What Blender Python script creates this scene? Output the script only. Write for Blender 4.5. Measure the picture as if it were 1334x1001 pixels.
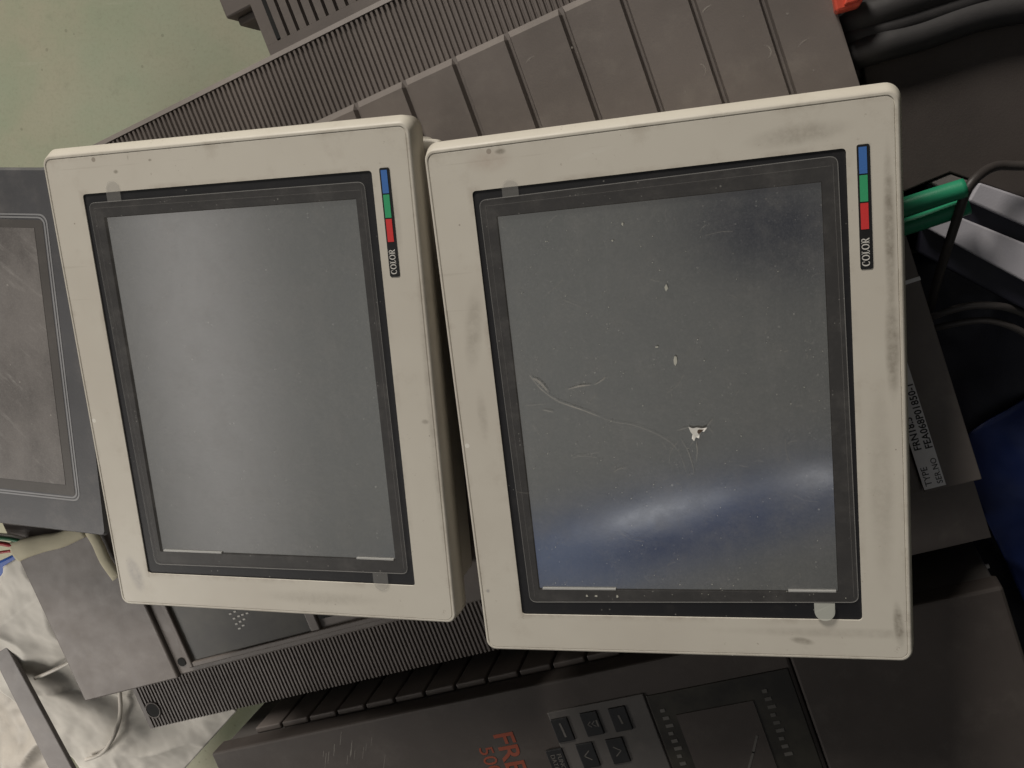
import bpy, bmesh, math, random
from mathutils import Vector, Matrix, Euler
random.seed(7)
SC = bpy.context.scene
COL = SC.collection
for o in list(bpy.data.objects):
    bpy.data.objects.remove(o)

# ------------------------------------------------------------------ camera
H = 0.81                                     # camera height above the floor
RW = Matrix(((9.66734296e-01, 6.06016352e-02, -2.48499985e-01),
             (0.0, -9.71527644e-01, -2.36926227e-01),
             (-2.55782722e-01, 2.29044710e-01, -9.39209093e-01)))   # world <- (right, down, forward)
FPX, CX, CY = 1190.0, 667.0, 500.5
cam = bpy.data.cameras.new('camera')
cam.sensor_width = 36.0
cam.lens = 36.0 * FPX / 1334.0
cam.clip_start = 0.01
cam.clip_end = 100
camo = bpy.data.objects.new('camera', cam)
COL.objects.link(camo)
r, d, f = RW.col[0], RW.col[1], RW.col[2]
camo.matrix_world = Matrix(((r[0], -d[0], -f[0], 0), (r[1], -d[1], -f[1], 0), (r[2], -d[2], -f[2], H), (0, 0, 0, 1)))
SC.camera = camo

def at(px, py, h):
    """point of the horizontal plane at height h that the photograph shows at pixel px, py"""
    q = RW @ Vector(((px - CX) / FPX, (py - CY) / FPX, 1.0))
    t = (h - H) / q.z
    return Vector((q.x * t, q.y * t, h))

# ------------------------------------------------------------------ view transform
SC.view_settings.view_transform = 'Standard'
SC.view_settings.look = 'None'
SC.view_settings.exposure = 0.0
SC.view_settings.gamma = 1.0
SC.view_settings.use_curve_mapping = False
SC.cycles.max_bounces = 8
SC.cycles.transparent_max_bounces = 24
SC.cycles.use_denoising = True

# ------------------------------------------------------------------ world: a dim workshop overhead, with patches added for the screen reflections
W = bpy.data.worlds.new('World')
SC.world = W
W.use_nodes = True
wt = W.node_tree
wt.nodes.clear()
def wn(t, **k):
    n = wt.nodes.new(t)
    for a, b in k.items():
        setattr(n, a, b)
    return n
def wmath(op, a, b=None, c=None):
    n = wn('ShaderNodeMath', operation=op)
    for i, x in enumerate((a, b, c)):
        if x is None:
            continue
        if isinstance(x, (int, float)):
            n.inputs[i].default_value = x
        else:
            wt.links.new(x, n.inputs[i])
    return n.outputs[0]
tc = wn('ShaderNodeTexCoord')
sx = wn('ShaderNodeSeparateXYZ')
wt.links.new(tc.outputs['Generated'], sx.inputs[0])
zc = wmath('MAXIMUM', sx.outputs[2], 0.05)
GX = wmath('DIVIDE', sx.outputs[0], zc)
GY = wmath('DIVIDE', sx.outputs[1], zc)
def blob(cx, cy, rx, ry, ang=0.0):
    """soft ellipse on the ceiling plane (position divided by height)"""
    c, s = math.cos(math.radians(ang)), math.sin(math.radians(ang))
    dx, dy = wmath('SUBTRACT', GX, cx), wmath('SUBTRACT', GY, cy)
    a = wmath('DIVIDE', wmath('ADD', wmath('MULTIPLY', dx, c), wmath('MULTIPLY', dy, s)), rx)
    b = wmath('DIVIDE', wmath('SUBTRACT', wmath('MULTIPLY', dy, c), wmath('MULTIPLY', dx, s)), ry)
    q = wmath('ADD', wmath('MULTIPLY', a, a), wmath('MULTIPLY', b, b))
    return wmath('EXPONENT', wmath('MULTIPLY', q, -1.0))
def wmix(fac, col_a, col):
    n = wn('ShaderNodeMix', data_type='RGBA')
    wt.links.new(fac, n.inputs[0])
    if isinstance(col_a, tuple):
        n.inputs[6].default_value = (*col_a, 1)
    else:
        wt.links.new(col_a, n.inputs[6])
    n.inputs[7].default_value = (*col, 1)
    return n.outputs[2]
up = wmath('GREATER_THAN', sx.outputs[2], 0.0)
env = (0.030, 0.029, 0.028)                                               # dim hall
env = wmix(blob(-0.42, -0.28, 0.66, 0.50), env, (0.315, 0.315, 0.296))     # pale ceiling patch, placed for the screens to reflect
env = wmix(blob(-0.68, -0.22, 0.105, 0.50, 4), env, (0.72, 0.69, 0.655))   # brighter roof light strip
env = wmix(blob(-0.11, -0.420, 0.25, 0.042, 20), env, (0.075, 0.125, 0.29)) # blue patch added to reflect in the right screen
env = wmix(blob(-0.20, -0.47, 0.10, 0.045, 10), env, (0.19, 0.25, 0.40))
env = wmix(blob(-0.05, -0.425, 0.13, 0.020, 20), env, (0.035, 0.065, 0.17))
env = wmix(blob(-0.093, -0.3955, 0.075, 0.0105, 21), env, (1.08, 1.11, 1.18))  # white streaks added as glare for the right screen
env = wmix(blob(0.077, -0.337, 0.036, 0.010, 14), env, (0.80, 0.81, 0.86))
env = wmix(blob(0.015, -0.065, 0.085, 0.055, -10), env, (0.015, 0.022, 0.05))  # the person holding the camera
bg = wn('ShaderNodeBackground')
wt.links.new(env, bg.inputs[0])
bg.inputs[1].default_value = 1.0
wo = wn('ShaderNodeOutputWorld')
wt.links.new(bg.outputs[0], wo.inputs[0])

# ------------------------------------------------------------------ lamps: one big window-like source, up left, and an added fill
def area(name, loc, target, size, power, color):
    l = bpy.data.lights.new(name, 'AREA')
    l.shape = 'DISK'
    l.size = size
    l.energy = power
    l.color = color
    o = bpy.data.objects.new(name, l)
    o.location = loc
    o.rotation_euler = (Vector(target) - Vector(loc)).to_track_quat('-Z', 'Y').to_euler()
    COL.objects.link(o)
    return o
area('workshop_lamp', (-2.15, 4.05, 2.45), (-0.2, -0.15, 0.3), 1.4, 252, (1.0, 0.94, 0.85))
area('carton_fill', (-1.05, -0.80, 0.75), (-0.6, -0.45, 0.15), 0.4, 4.3, (1.0, 0.95, 0.88))  # unseen fill added low at the left to brighten the carton

# ------------------------------------------------------------------ materials
class Mat:
    def __init__(self, name):
        self.m = bpy.data.materials.new(name)
        self.m.use_nodes = True
        self.t = self.m.node_tree
        self.t.nodes.clear()
        self.out = self.n('ShaderNodeOutputMaterial')
        self.co = self.n('ShaderNodeTexCoord').outputs['Object']
    def n(self, t, **k):
        x = self.t.nodes.new(t)
        for a, b in k.items():
            setattr(x, a, b)
        return x
    def l(self, a, b):
        self.t.links.new(a, b)
    def val(self, x, sock):
        if isinstance(x, (int, float)):
            sock.default_value = x
        elif isinstance(x, tuple):
            sock.default_value = (*x, 1) if len(x) == 3 and sock.type == 'RGBA' else x
        else:
            self.l(x, sock)
    def math(self, op, a, b=None, clamp=False):
        x = self.n('ShaderNodeMath', operation=op, use_clamp=clamp)
        self.val(a, x.inputs[0])
        if b is not None:
            self.val(b, x.inputs[1])
        return x.outputs[0]
    def noise(self, scale, detail=4, rough=0.6, vec=None, stretch=None):
        x = self.n('ShaderNodeTexNoise')
        x.inputs['Scale'].default_value = scale
        x.inputs['Detail'].default_value = detail
        x.inputs['Roughness'].default_value = rough
        v = vec or self.co
        if stretch:
            mp = self.n('ShaderNodeMapping')
            mp.inputs['Scale'].default_value = stretch
            self.l(v, mp.inputs[0])
            v = mp.outputs[0]
        self.l(v, x.inputs['Vector'])
        return x.outputs['Fac']
    def ramp(self, fac, a, b):
        x = self.n('ShaderNodeMapRange', clamp=True)
        x.interpolation_type = 'SMOOTHSTEP'
        self.l(fac, x.inputs[0])
        x.inputs[1].default_value = a
        x.inputs[2].default_value = b
        return x.outputs[0]
    def mix(self, fac, a, b):
        x = self.n('ShaderNodeMix', data_type='RGBA')
        self.val(fac, x.inputs[0])
        self.val(a, x.inputs[6])
        self.val(b, x.inputs[7])
        return x.outputs[2]
    def specks(self, scale, size, keep=0.5):
        """mask of small round specks, a random share of the cells"""
        v = self.n('ShaderNodeTexVoronoi')
        v.inputs['Scale'].default_value = scale
        self.l(self.co, v.inputs['Vector'])
        sep = self.n('ShaderNodeSeparateColor')
        self.l(v.outputs['Color'], sep.inputs[0])
        on = self.math('GREATER_THAN', sep.outputs[0], 1 - keep)
        rad = self.math('MULTIPLY', sep.outputs[1], size)
        hit = self.math('LESS_THAN', v.outputs['Distance'], rad)
        return self.math('MULTIPLY', on, hit)
    def stain(self, x, y, rx, ry, rot=0.0):
        """soft elliptical stain at a place of the object's own front"""
        mp = self.n('ShaderNodeMapping', vector_type='TEXTURE')
        mp.inputs['Location'].default_value = (x, y, 0)
        mp.inputs['Rotation'].default_value = (0, 0, math.radians(rot))
        mp.inputs['Scale'].default_value = (rx, ry, 1000)
        self.l(self.co, mp.inputs[0])
        ln = self.n('ShaderNodeVectorMath', operation='LENGTH')
        self.l(mp.outputs[0], ln.inputs[0])
        return self.math('SUBTRACT', 1.0, ln.outputs['Value'], clamp=True)
    def bump(self, h, strength, dist=0.001):
        b = self.n('ShaderNodeBump')
        b.inputs['Strength'].default_value = strength
        b.inputs['Distance'].default_value = dist
        self.l(h, b.inputs['Height'])
        return b.outputs[0]
    def pbr(self, base, rough=0.5, metal=0.0, ior=1.45, normal=None, **k):
        p = self.n('ShaderNodeBsdfPrincipled')
        self.val(base, p.inputs['Base Color'])
        self.val(rough, p.inputs['Roughness'])
        self.val(metal, p.inputs['Metallic'])
        p.inputs['IOR'].default_value = ior
        if normal is not None:
            self.l(normal, p.inputs['Normal'])
        for a, b in k.items():
            self.val(b, p.inputs[a])
        self.l(p.outputs[0], self.out.inputs[0])
        return p

def plastic(name, col, rough=0.5, var=0.12, dust=0.25, dustcol=(0.36, 0.33, 0.29), grain=900, speck=0.0):
    """aged moulded plastic: blotchy tone, settled dust, fine moulded grain"""
    M = Mat(name)
    big = M.noise(14, 5)
    c = M.mix(M.ramp(big, 0.3, 0.7), tuple(x * (1 - var) for x in col), tuple(min(1, x * (1 + var)) for x in col))
    film = M.math('MULTIPLY', M.ramp(M.noise(38, 6, 0.7), 0.48, 0.78), dust)
    c = M.mix(film, c, dustcol)
    if speck:
        c = M.mix(M.math('MULTIPLY', M.specks(160, 0.28, speck), 0.7), c, (0.5, 0.48, 0.44))
    fine = M.noise(grain, 2)
    rg = M.math('ADD', M.math('MULTIPLY', M.noise(60, 4), 0.25), rough - 0.12)
    M.pbr(c, rg, normal=M.bump(fine, 0.18, 0.0004))
    return M.m

def cream(name, stains):
    M = Mat(name)
    base = M.mix(M.ramp(M.noise(10, 4), 0.3, 0.7), (0.550, 0.510, 0.444), (0.600, 0.564, 0.494))
    base = M.mix(M.math('MULTIPLY', M.ramp(M.noise(45, 7, 0.72), 0.54, 0.80), 0.30), base, (0.34, 0.29, 0.23))
    base = M.mix(M.math('MULTIPLY', M.specks(95, 0.16, 0.10), 0.55), base, (0.16, 0.12, 0.09))
    base = M.mix(M.math('MULTIPLY', M.specks(60, 0.10, 0.07), 0.6), base, (0.80, 0.78, 0.72))
    grit = M.ramp(M.noise(150, 6, 0.7), 0.30, 0.72)
    # dirt packed along the window edge and rubbed along the outer rim
    sp = M.n('ShaderNodeSeparateXYZ')
    M.l(M.co, sp.inputs[0])
    ax, ay = M.math('ABSOLUTE', sp.outputs[0]), M.math('ABSOLUTE', sp.outputs[1])
    dw = M.math('MAXIMUM', M.math('SUBTRACT', ax, 0.0963), M.math('SUBTRACT', ay, 0.1256))
    near = M.math('SUBTRACT', 1.0, M.math('DIVIDE', M.math('ABSOLUTE', dw), 0.0035), clamp=True)
    patch = M.ramp(M.noise(28, 5, 0.7), 0.42, 0.68)
    base = M.mix(M.math('MULTIPLY', M.math('MULTIPLY', near, patch), 0.45), base, (0.26, 0.21, 0.16))
    do = M.math('MAXIMUM', M.math('SUBTRACT', ax, 0.1195), M.math('SUBTRACT', ay, 0.1480))
    rim = M.math('SUBTRACT', 1.0, M.math('DIVIDE', M.math('ABSOLUTE', do), 0.0030), clamp=True)
    base = M.mix(M.math('MULTIPLY', M.math('MULTIPLY', rim, M.ramp(M.noise(44, 6, 0.75), 0.46, 0.70)), 0.40), base, (0.28, 0.235, 0.18))
    # hair scratches and small nicks
    scr = M.ramp(M.noise(60, 3, 0.6, stretch=(0.12, 5.0, 1)), 0.70, 0.74)
    base = M.mix(M.math('MULTIPLY', scr, 0.16), base, (0.30, 0.26, 0.21))
    wear = M.math('MULTIPLY', M.ramp(M.noise(130, 4, 0.8), 0.66, 0.72), M.ramp(M.noise(9, 3), 0.45, 0.65))
    base = M.mix(M.math('MULTIPLY', wear, 0.55), base, (0.24, 0.19, 0.145))
    for (x, y, rx, ry, rot, k, col) in stains:
        base = M.mix(M.math('MULTIPLY', M.math('MULTIPLY', M.ramp(M.stain(x, y, rx, ry, rot), 0.0, 0.75), k), M.math('ADD', M.math('MULTIPLY', grit, 0.55), 0.35)), base, col)
    fine = M.noise(1100, 2)
    M.pbr(base, M.math('ADD', M.math('MULTIPLY', M.noise(50, 4), 0.3), 0.34), normal=M.bump(fine, 0.10, 0.0003))
    return M.m

GRIME = (0.14, 0.115, 0.085)
INK = (0.20, 0.19, 0.21)
MAT = {}
MAT['cream_a'] = cream('cream_plastic_left', [(-0.1066, -0.1265, 0.007, 0.016, 12, 0.7, INK), (-0.070, 0.1375, 0.0022, 0.0016, 0, 0.9, GRIME),
    (0.108, 0.098, 0.004, 0.03, 0, 0.25, GRIME), (0.03, -0.137, 0.05, 0.006, 0, 0.3, GRIME), (0.1185, -0.02, 0.004, 0.12, 0, 0.35, GRIME),
    (0.1135, -0.02, 0.003, 0.002, 0, 0.8, GRIME), (-0.045, 0.1425, 0.0016, 0.001, 0, 0.8, GRIME), (-0.06, 0.145, 0.0008, 0.002, 0, 0.5, GRIME)])
MAT['cream_b'] = cream('cream_plastic_right', [(0.1150, 0.0842, 0.0035, 0.05, 0, 0.75, GRIME), (0.1150, 0.0264, 0.0045, 0.035, 0, 0.75, GRIME),
    (0.1145, -0.1279, 0.0035, 0.016, 4, 0.95, GRIME), (0.0641, -0.1384, 0.008, 0.0028, -10, 0.8, GRIME), (-0.1162, -0.1102, 0.0016, 0.0016, 0, 0.95, INK),
    (0.074, 0.135, 0.030, 0.007, 3, 0.45, GRIME), (-0.085, 0.141, 0.016, 0.008, 0, 0.35, (0.33, 0.22, 0.17)), (-0.078, 0.145, 0.004, 0.002, 0, 0.9, GRIME),
    (-0.105, 0.05, 0.007, 0.03, -10, 0.35, GRIME), (-0.106, 0.0, 0.004, 0.018, 0, 0.3, GRIME), (0.108, -0.05, 0.008, 0.07, 0, 0.28, GRIME),
    (0.0955, -0.133, 0.10, 0.004, 0, 0.25, GRIME), (-0.03, 0.138, 0.016, 0.002, 10, 0.4, (0.65, 0.62, 0.56))])
MAT['cream_plain'] = cream('cream_plastic_case', [])
MAT['drive'] = plastic('grey_brown_plastic', (0.148, 0.128, 0.118), 0.52, 0.10, 0.16)
MAT['drive_rib'] = plastic('grey_brown_ribbed_plastic', (0.150, 0.129, 0.119), 0.55, 0.14, 0.30, (0.26, 0.23, 0.20))
MAT['drive_dark'] = plastic('dark_grey_plastic', (0.085, 0.078, 0.074), 0.5, 0.08, 0.10)
MAT['drive_shaded'] = plastic('brown_grey_shaded_plastic', (0.052, 0.043, 0.039), 0.65, 0.12, 0.06)  # darker copy of the drive plastic, shade put into its colour
MAT['black'] = plastic('black_plastic', (0.012, 0.012, 0.013), 0.45, 0.2, 0.03)
MAT['hole'] = plastic('dark_hole_plastic', (0.006, 0.006, 0.006), 0.8, 0.1, 0.0)
MAT['hmi'] = plastic('slate_grey_plastic', (0.082, 0.082, 0.088), 0.45, 0.12, 0.22, (0.25, 0.23, 0.22))
MAT['brown'] = plastic('dark_brown_board', (0.047, 0.038, 0.0345), 0.7, 0.15, 0.12, (0.10, 0.085, 0.075))
MAT['bar'] = plastic('pale_grey_painted_metal', (0.36, 0.35, 0.385), 0.5, 0.10, 0.15)
MAT['steel'] = plastic('dull_steel', (0.16, 0.145, 0.14), 0.5, 0.15, 0.2)
MAT['cable_black'] = plastic('black_rubber', (0.026, 0.024, 0.025), 0.72, 0.2, 0.10, (0.12, 0.11, 0.11))
MAT['cable_thin'] = plastic('dusty_black_rubber', (0.040, 0.034, 0.032), 0.5, 0.2, 0.2, (0.14, 0.12, 0.11))
MAT['cable_dusty'] = plastic('dusty_grey_rubber', (0.085, 0.076, 0.074), 0.5, 0.2, 0.2, (0.16, 0.14, 0.13))
MAT['cable_green'] = plastic('green_vinyl', (0.018, 0.245, 0.125), 0.45, 0.12, 0.10, (0.2, 0.3, 0.24))
MAT['wire_green'] = plastic('dark_green_vinyl', (0.02, 0.14, 0.06), 0.45, 0.1, 0.05)
MAT['wire_red'] = plastic('red_vinyl', (0.42, 0.03, 0.035), 0.4, 0.1, 0.05)
MAT['red'] = plastic('red_plastic', (0.62, 0.085, 0.05), 0.35, 0.15, 0.15, (0.8, 0.6, 0.5))
MAT['wire_white'] = plastic('white_vinyl', (0.62, 0.58, 0.52), 0.45, 0.06, 0.1)
MAT['sleeve'] = plastic('cream_foam', (0.62, 0.57, 0.42), 0.8, 0.12, 0.3, (0.3, 0.27, 0.2))
MAT['film_bag'] = plastic('white_wrap', (0.72, 0.685, 0.625), 0.8, 0.05, 0.10, (0.42, 0.38, 0.33))
MAT['sack'] = plastic('grey_white_sack', (0.40, 0.37, 0.33), 0.55, 0.15, 0.3, (0.22, 0.19, 0.16))
MAT['tarp_blue'] = plastic('blue_tarpaulin', (0.008, 0.020, 0.10), 0.5, 0.2, 0.02)
MAT['tarp_dark'] = plastic('dark_navy_sheet', (0.012, 0.012, 0.022), 0.5, 0.2, 0.03, (0.05, 0.045, 0.05))
MAT['strip_blue'] = plastic('blue_plastic', (0.03, 0.10, 0.42), 0.45, 0.1, 0.1)
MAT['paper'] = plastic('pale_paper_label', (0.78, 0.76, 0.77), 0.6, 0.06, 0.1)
MAT['ink'] = plastic('printed_ink', (0.03, 0.028, 0.03), 0.6, 0.1, 0.0)
MAT['orange_ink'] = plastic('orange_print', (0.22, 0.048, 0.024), 0.5, 0.1, 0.05)
MAT['grey_ink'] = plastic('pale_grey_print', (0.105, 0.098, 0.09), 0.5, 0.3, 0.0)
MAT['white_ink'] = plastic('white_print', (0.66, 0.64, 0.60), 0.5, 0.1, 0.1)
MAT['blue_patch'] = plastic('blue_print', (0.058, 0.165, 0.46), 0.35, 0.05, 0.05)
MAT['green_patch'] = plastic('green_print', (0.045, 0.36, 0.16), 0.35, 0.05, 0.05)
MAT['red_patch'] = plastic('red_print', (0.66, 0.045, 0.045), 0.35, 0.05, 0.05)
MAT['line'] = plastic('grey_print_line', (0.26, 0.26, 0.27), 0.5, 0.1, 0.1)
MAT['lit_edge'] = plastic('pale_lit_edge', (0.42, 0.42, 0.41), 0.4, 0.1, 0.1)  # pale tone painted for the lit edge of the display recess

def make_floor():
    M = Mat('green_painted_floor')
    c = M.mix(M.ramp(M.noise(9, 6, 0.6), 0.32, 0.68), (0.300, 0.330, 0.235), (0.368, 0.345, 0.258))
    c = M.mix(M.math('MULTIPLY', M.ramp(M.noise(4, 3), 0.4, 0.7), 0.5), c, (0.330, 0.372, 0.280))
    c = M.mix(M.math('MULTIPLY', M.ramp(M.noise(48, 6, 0.75), 0.54, 0.78), 0.40), c, (0.20, 0.20, 0.15))
    c = M.mix(M.math('MULTIPLY', M.specks(26, 0.11, 0.22), 0.6), c, (0.09, 0.085, 0.06))
    c = M.mix(M.math('MULTIPLY', M.specks(120, 0.22, 0.20), 0.40), c, (0.14, 0.14, 0.10))
    c = M.mix(M.math('MULTIPLY', M.ramp(M.noise(300, 4, 0.8), 0.45, 0.75), 0.30), c, (0.20, 0.20, 0.14))
    c = M.mix(M.math('MULTIPLY', M.ramp(M.noise(30, 4, 0.6, stretch=(0.2, 3.0, 1)), 0.66, 0.72), 0.18), c, (0.45, 0.45, 0.36))
    M.pbr(c, 0.5, normal=M.bump(M.noise(150, 4), 0.15, 0.001))
    return M.m
MAT['floor'] = make_floor()

def make_border():
    M = Mat('black_window_border')
    c = M.mix(M.math('MULTIPLY', M.ramp(M.noise(70, 6, 0.7), 0.5, 0.8), 0.35), (0.010, 0.010, 0.012), (0.05, 0.045, 0.042))
    c = M.mix(M.math('MULTIPLY', M.specks(420, 0.22, 0.10), 0.5), c, (0.28, 0.27, 0.25))
    M.pbr(c, 0.55, normal=M.bump(M.noise(900, 2), 0.15, 0.0004))
    return M.m
MAT['border'] = make_border()

def make_display(name, dustiness):
    """the dark liquid crystal sheet: reflective, wiped, hazy with dust"""
    M = Mat(name)
    c = M.mix(M.ramp(M.noise(22, 5), 0.35, 0.7), (0.014, 0.017, 0.017), (0.022, 0.024, 0.023))
    grain = M.ramp(M.noise(1000, 3, 0.8), 0.40, 0.72)
    c = M.mix(M.math('MULTIPLY', grain, 0.20), c, (0.24, 0.24, 0.235))
    haze = M.math('MULTIPLY', M.math('MULTIPLY', M.ramp(M.noise(34, 8, 0.78), 0.46, 0.80), M.ramp(M.noise(420, 3, 0.7), 0.3, 0.65)), 0.10 * dustiness)
    c = M.mix(haze, c, (0.36, 0.35, 0.33))
    wipe = M.ramp(M.noise(20, 7, 0.72, stretch=(3.2, 0.55, 1)), 0.50, 0.78)
    c = M.mix(M.math('MULTIPLY', wipe, 0.055 * dustiness), c, (0.40, 0.39, 0.37))
    c = M.mix(M.math('MULTIPLY', M.specks(130, 0.085, 0.12 * dustiness), 0.60), c, (0.45, 0.44, 0.41))
    c = M.mix(M.math('MULTIPLY', M.specks(380, 0.20, 0.16 * dustiness), 0.40), c, (0.36, 0.35, 0.33))
    c = M.mix(M.math('MULTIPLY', M.specks(700, 0.28, 0.16 * dustiness), 0.30), c, (0.34, 0.33, 0.31))
    rough = M.math('ADD', M.math('MULTIPLY', M.ramp(M.noise(30, 6, 0.7), 0.3, 0.7), 0.05), 0.05)
    M.pbr(c, rough, ior=3.5, normal=M.bump(M.noise(500, 2), 0.008, 0.0003))
    return M.m
MAT['display_a'] = make_display('grey_display_left', 0.8)
MAT['display_b'] = make_display('grey_display_right', 1.3)

def make_hmi_screen():
    M = Mat('scuffed_grey_screen')
    c = M.mix(M.ramp(M.noise(16, 6, 0.65, stretch=(1.2, 0.7, 1)), 0.32, 0.72), (0.105, 0.096, 0.093), (0.205, 0.190, 0.182))
    vr = M.n('ShaderNodeVectorRotate', rotation_type='Z_AXIS')
    vr.inputs['Angle'].default_value = math.radians(38)
    M.l(M.co, vr.inputs['Vector'])
    c = M.mix(M.math('MULTIPLY', M.ramp(M.noise(46, 7, 0.75, vec=vr.outputs[0], stretch=(0.45, 2.4, 1)), 0.52, 0.78), 0.50), c, (0.46, 0.44, 0.42))
    c = M.mix(M.math('MULTIPLY', M.ramp(M.noise(900, 3, 0.8), 0.4, 0.7), 0.18), c, (0.36, 0.34, 0.32))
    c = M.mix(M.math('MULTIPLY', M.specks(180, 0.15, 0.15), 0.5), c, (0.4, 0.38, 0.35))
    M.pbr(c, 0.4)
    return M.m
MAT['hmi_screen'] = make_hmi_screen()

def see_through(name, col, fac, rough=0.35, dust=0.0, ior=1.45):
    M = Mat(name)
    p = M.pbr(col, rough, ior=ior)
    tr = M.n('ShaderNodeBsdfTransparent')
    mx = M.n('ShaderNodeMixShader')
    fc = fac
    if dust:
        fc = M.math('ADD', M.math('MULTIPLY', M.ramp(M.noise(60, 7, 0.75), 0.42, 0.8), dust), fac)
        fc = M.math('MAXIMUM', fc, M.math('MULTIPLY', M.specks(330, 0.15, 0.08), 0.35))
    M.val(fc, mx.inputs[0])
    M.l(tr.outputs[0], mx.inputs[1])
    M.l(p.outputs[0], mx.inputs[2])
    M.l(mx.outputs[0], M.out.inputs[0])
    return M.m
MAT['film'] = see_through('clear_protective_film', (0.40, 0.38, 0.36), 0.085, 0.35, 0.10)
MAT['film_edge'] = see_through('film_cut_edge', (0.50, 0.49, 0.47), 0.22, 0.3)
MAT['fold'] = see_through('film_fold', (0.40, 0.38, 0.36), 0.10, 0.3)
MAT['tab'] = see_through('clear_film_tab', (0.42, 0.41, 0.39), 0.24, 0.3, 0.08)
MAT['tab_white'] = see_through('curled_film_tab', (0.60, 0.61, 0.55), 0.62, 0.2)
MAT['scratch'] = see_through('pale_scratch', (0.55, 0.52, 0.47), 0.14, 0.6, 0.40)
MAT['hole_film'] = see_through('torn_hole', (0.10, 0.065, 0.045), 0.70, 0.6, 0.1)
MAT['fleck'] = see_through('pale_fleck', (0.62, 0.61, 0.54), 0.55, 0.5, 0.25)
MAT['chip'] = plastic('white_chipped_film', (0.72, 0.70, 0.66), 0.5, 0.1, 0.2)

def make_black_glass():
    M = Mat('smoky_black_window')
    c = M.mix(M.ramp(M.noise(30, 4), 0.35, 0.7), (0.018, 0.016, 0.014), (0.042, 0.038, 0.030))
    M.pbr(c, 0.42, ior=1.4)
    return M.m
MAT['black_glass'] = make_black_glass()

# ------------------------------------------------------------------ mesh helpers
class MB:
    def __init__(self):
        self.v, self.f = [], []
    def add(self, vs, fs, M=None):
        b = len(self.v)
        self.v += [tuple(M @ Vector(p)) if M else tuple(p) for p in vs]
        self.f += [tuple(b + i for i in f) for f in fs]
        return self
    def box(self, x0, x1, y0, y1, z0, z1, M=None):
        vs = [(x0, y0, z0), (x1, y0, z0), (x1, y1, z0), (x0, y1, z0), (x0, y0, z1), (x1, y0, z1), (x1, y1, z1), (x0, y1, z1)]
        return self.add(vs, [(0, 3, 2, 1), (4, 5, 6, 7), (0, 1, 5, 4), (1, 2, 6, 5), (2, 3, 7, 6), (3, 0, 4, 7)], M)
    def prism(self, poly, z0, z1, M=None):
        n = len(poly)
        if sum(poly[i][0] * poly[(i + 1) % n][1] - poly[(i + 1) % n][0] * poly[i][1] for i in range(n)) < 0:
            poly = poly[::-1]
        vs = [(p[0], p[1], z0) for p in poly] + [(p[0], p[1], z1) for p in poly]
        fs = [tuple(range(n - 1, -1, -1)), tuple(range(n, 2 * n))] + [(i, (i + 1) % n, n + (i + 1) % n, n + i) for i in range(n)]
        return self.add(vs, fs, M)
    def rings(self, rings, close_first=False, close_last=False):
        n = len(rings[0])
        vs = [p for q in rings for p in q]
        fs = []
        for k in range(len(rings) - 1):
            for i in range(n):
                j = (i + 1) % n
                fs.append((k * n + i, k * n + j, (k + 1) * n + j, (k + 1) * n + i))
        if close_first:
            fs.append(tuple(range(n - 1, -1, -1)))
        if close_last:
            b = (len(rings) - 1) * n
            fs.append(tuple(b + i for i in range(n)))
        return self.add(vs, fs)
    def tube(self, pts, r, n=10, sub=6, closed=False, cap=True, flat=1.0):
        P = [Vector(p) for p in pts]
        if sub > 1:
            Q = []
            m = len(P)
            rng = range(m) if closed else range(m - 1)
            for i in rng:
                a, b = P[i], P[(i + 1) % m]
                a0 = P[i - 1] if (closed or i > 0) else a - (b - a)
                b1 = P[(i + 2) % m] if (closed or i + 2 < m) else b + (b - a)
                for k in range(sub):
                    t = k / sub
                    Q.append(0.5 * ((2 * a) + (b - a0) * t + (2 * a0 - 5 * a + 4 * b - b1) * t * t + (-a0 + 3 * a - 3 * b + b1) * t ** 3))
            if not closed:
                Q.append(P[-1])
            P = Q
        R = []
        m = len(P)
        for i, p in enumerate(P):
            if closed:
                t = P[(i + 1) % m] - P[i - 1]
            else:
                t = P[min(i + 1, m - 1)] - P[max(i - 1, 0)]
            t.normalize()
            s = t.cross(Vector((0, 0, 1)))
            if s.length < 1e-4:
                s = Vector((1, 0, 0))
            s.normalize()
            w = s.cross(t)
            rr = r(i / max(1, m - 1)) if callable(r) else r
            R.append([tuple(p + s * rr * math.cos(2 * math.pi * k / n) + w * rr * flat * math.sin(2 * math.pi * k / n)) for k in range(n)])
        if closed:
            R.append(R[0])
        return self.rings(R, cap and not closed, cap and not closed)
    def build(self, name, mat, parent=None, smooth=False, bevel=0.0, loc=None, seg=2, clean=True):
        me = bpy.data.meshes.new(name)
        me.from_pydata(self.v, [], self.f)
        if clean:
            bm = bmesh.new()
            bm.from_mesh(me)
            bmesh.ops.remove_doubles(bm, verts=bm.verts, dist=1e-6)
            bmesh.ops.recalc_face_normals(bm, faces=bm.faces)
            bm.to_mesh(me)
            bm.free()
        me.materials.append(mat if not isinstance(mat, str) else MAT[mat])
        o = bpy.data.objects.new(name, me)
        COL.objects.link(o)
        if parent:
            o.parent = parent
        if loc is not None:
            o.location = loc
        if smooth:
            for p in me.polygons:
                p.use_smooth = True
        if bevel:
            b = o.modifiers.new('bevel', 'BEVEL')
            b.width = bevel
            b.segments = seg
            b.limit_method = 'ANGLE'
            b.angle_limit = math.radians(35)
            b.harden_normals = False
        return o

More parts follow.
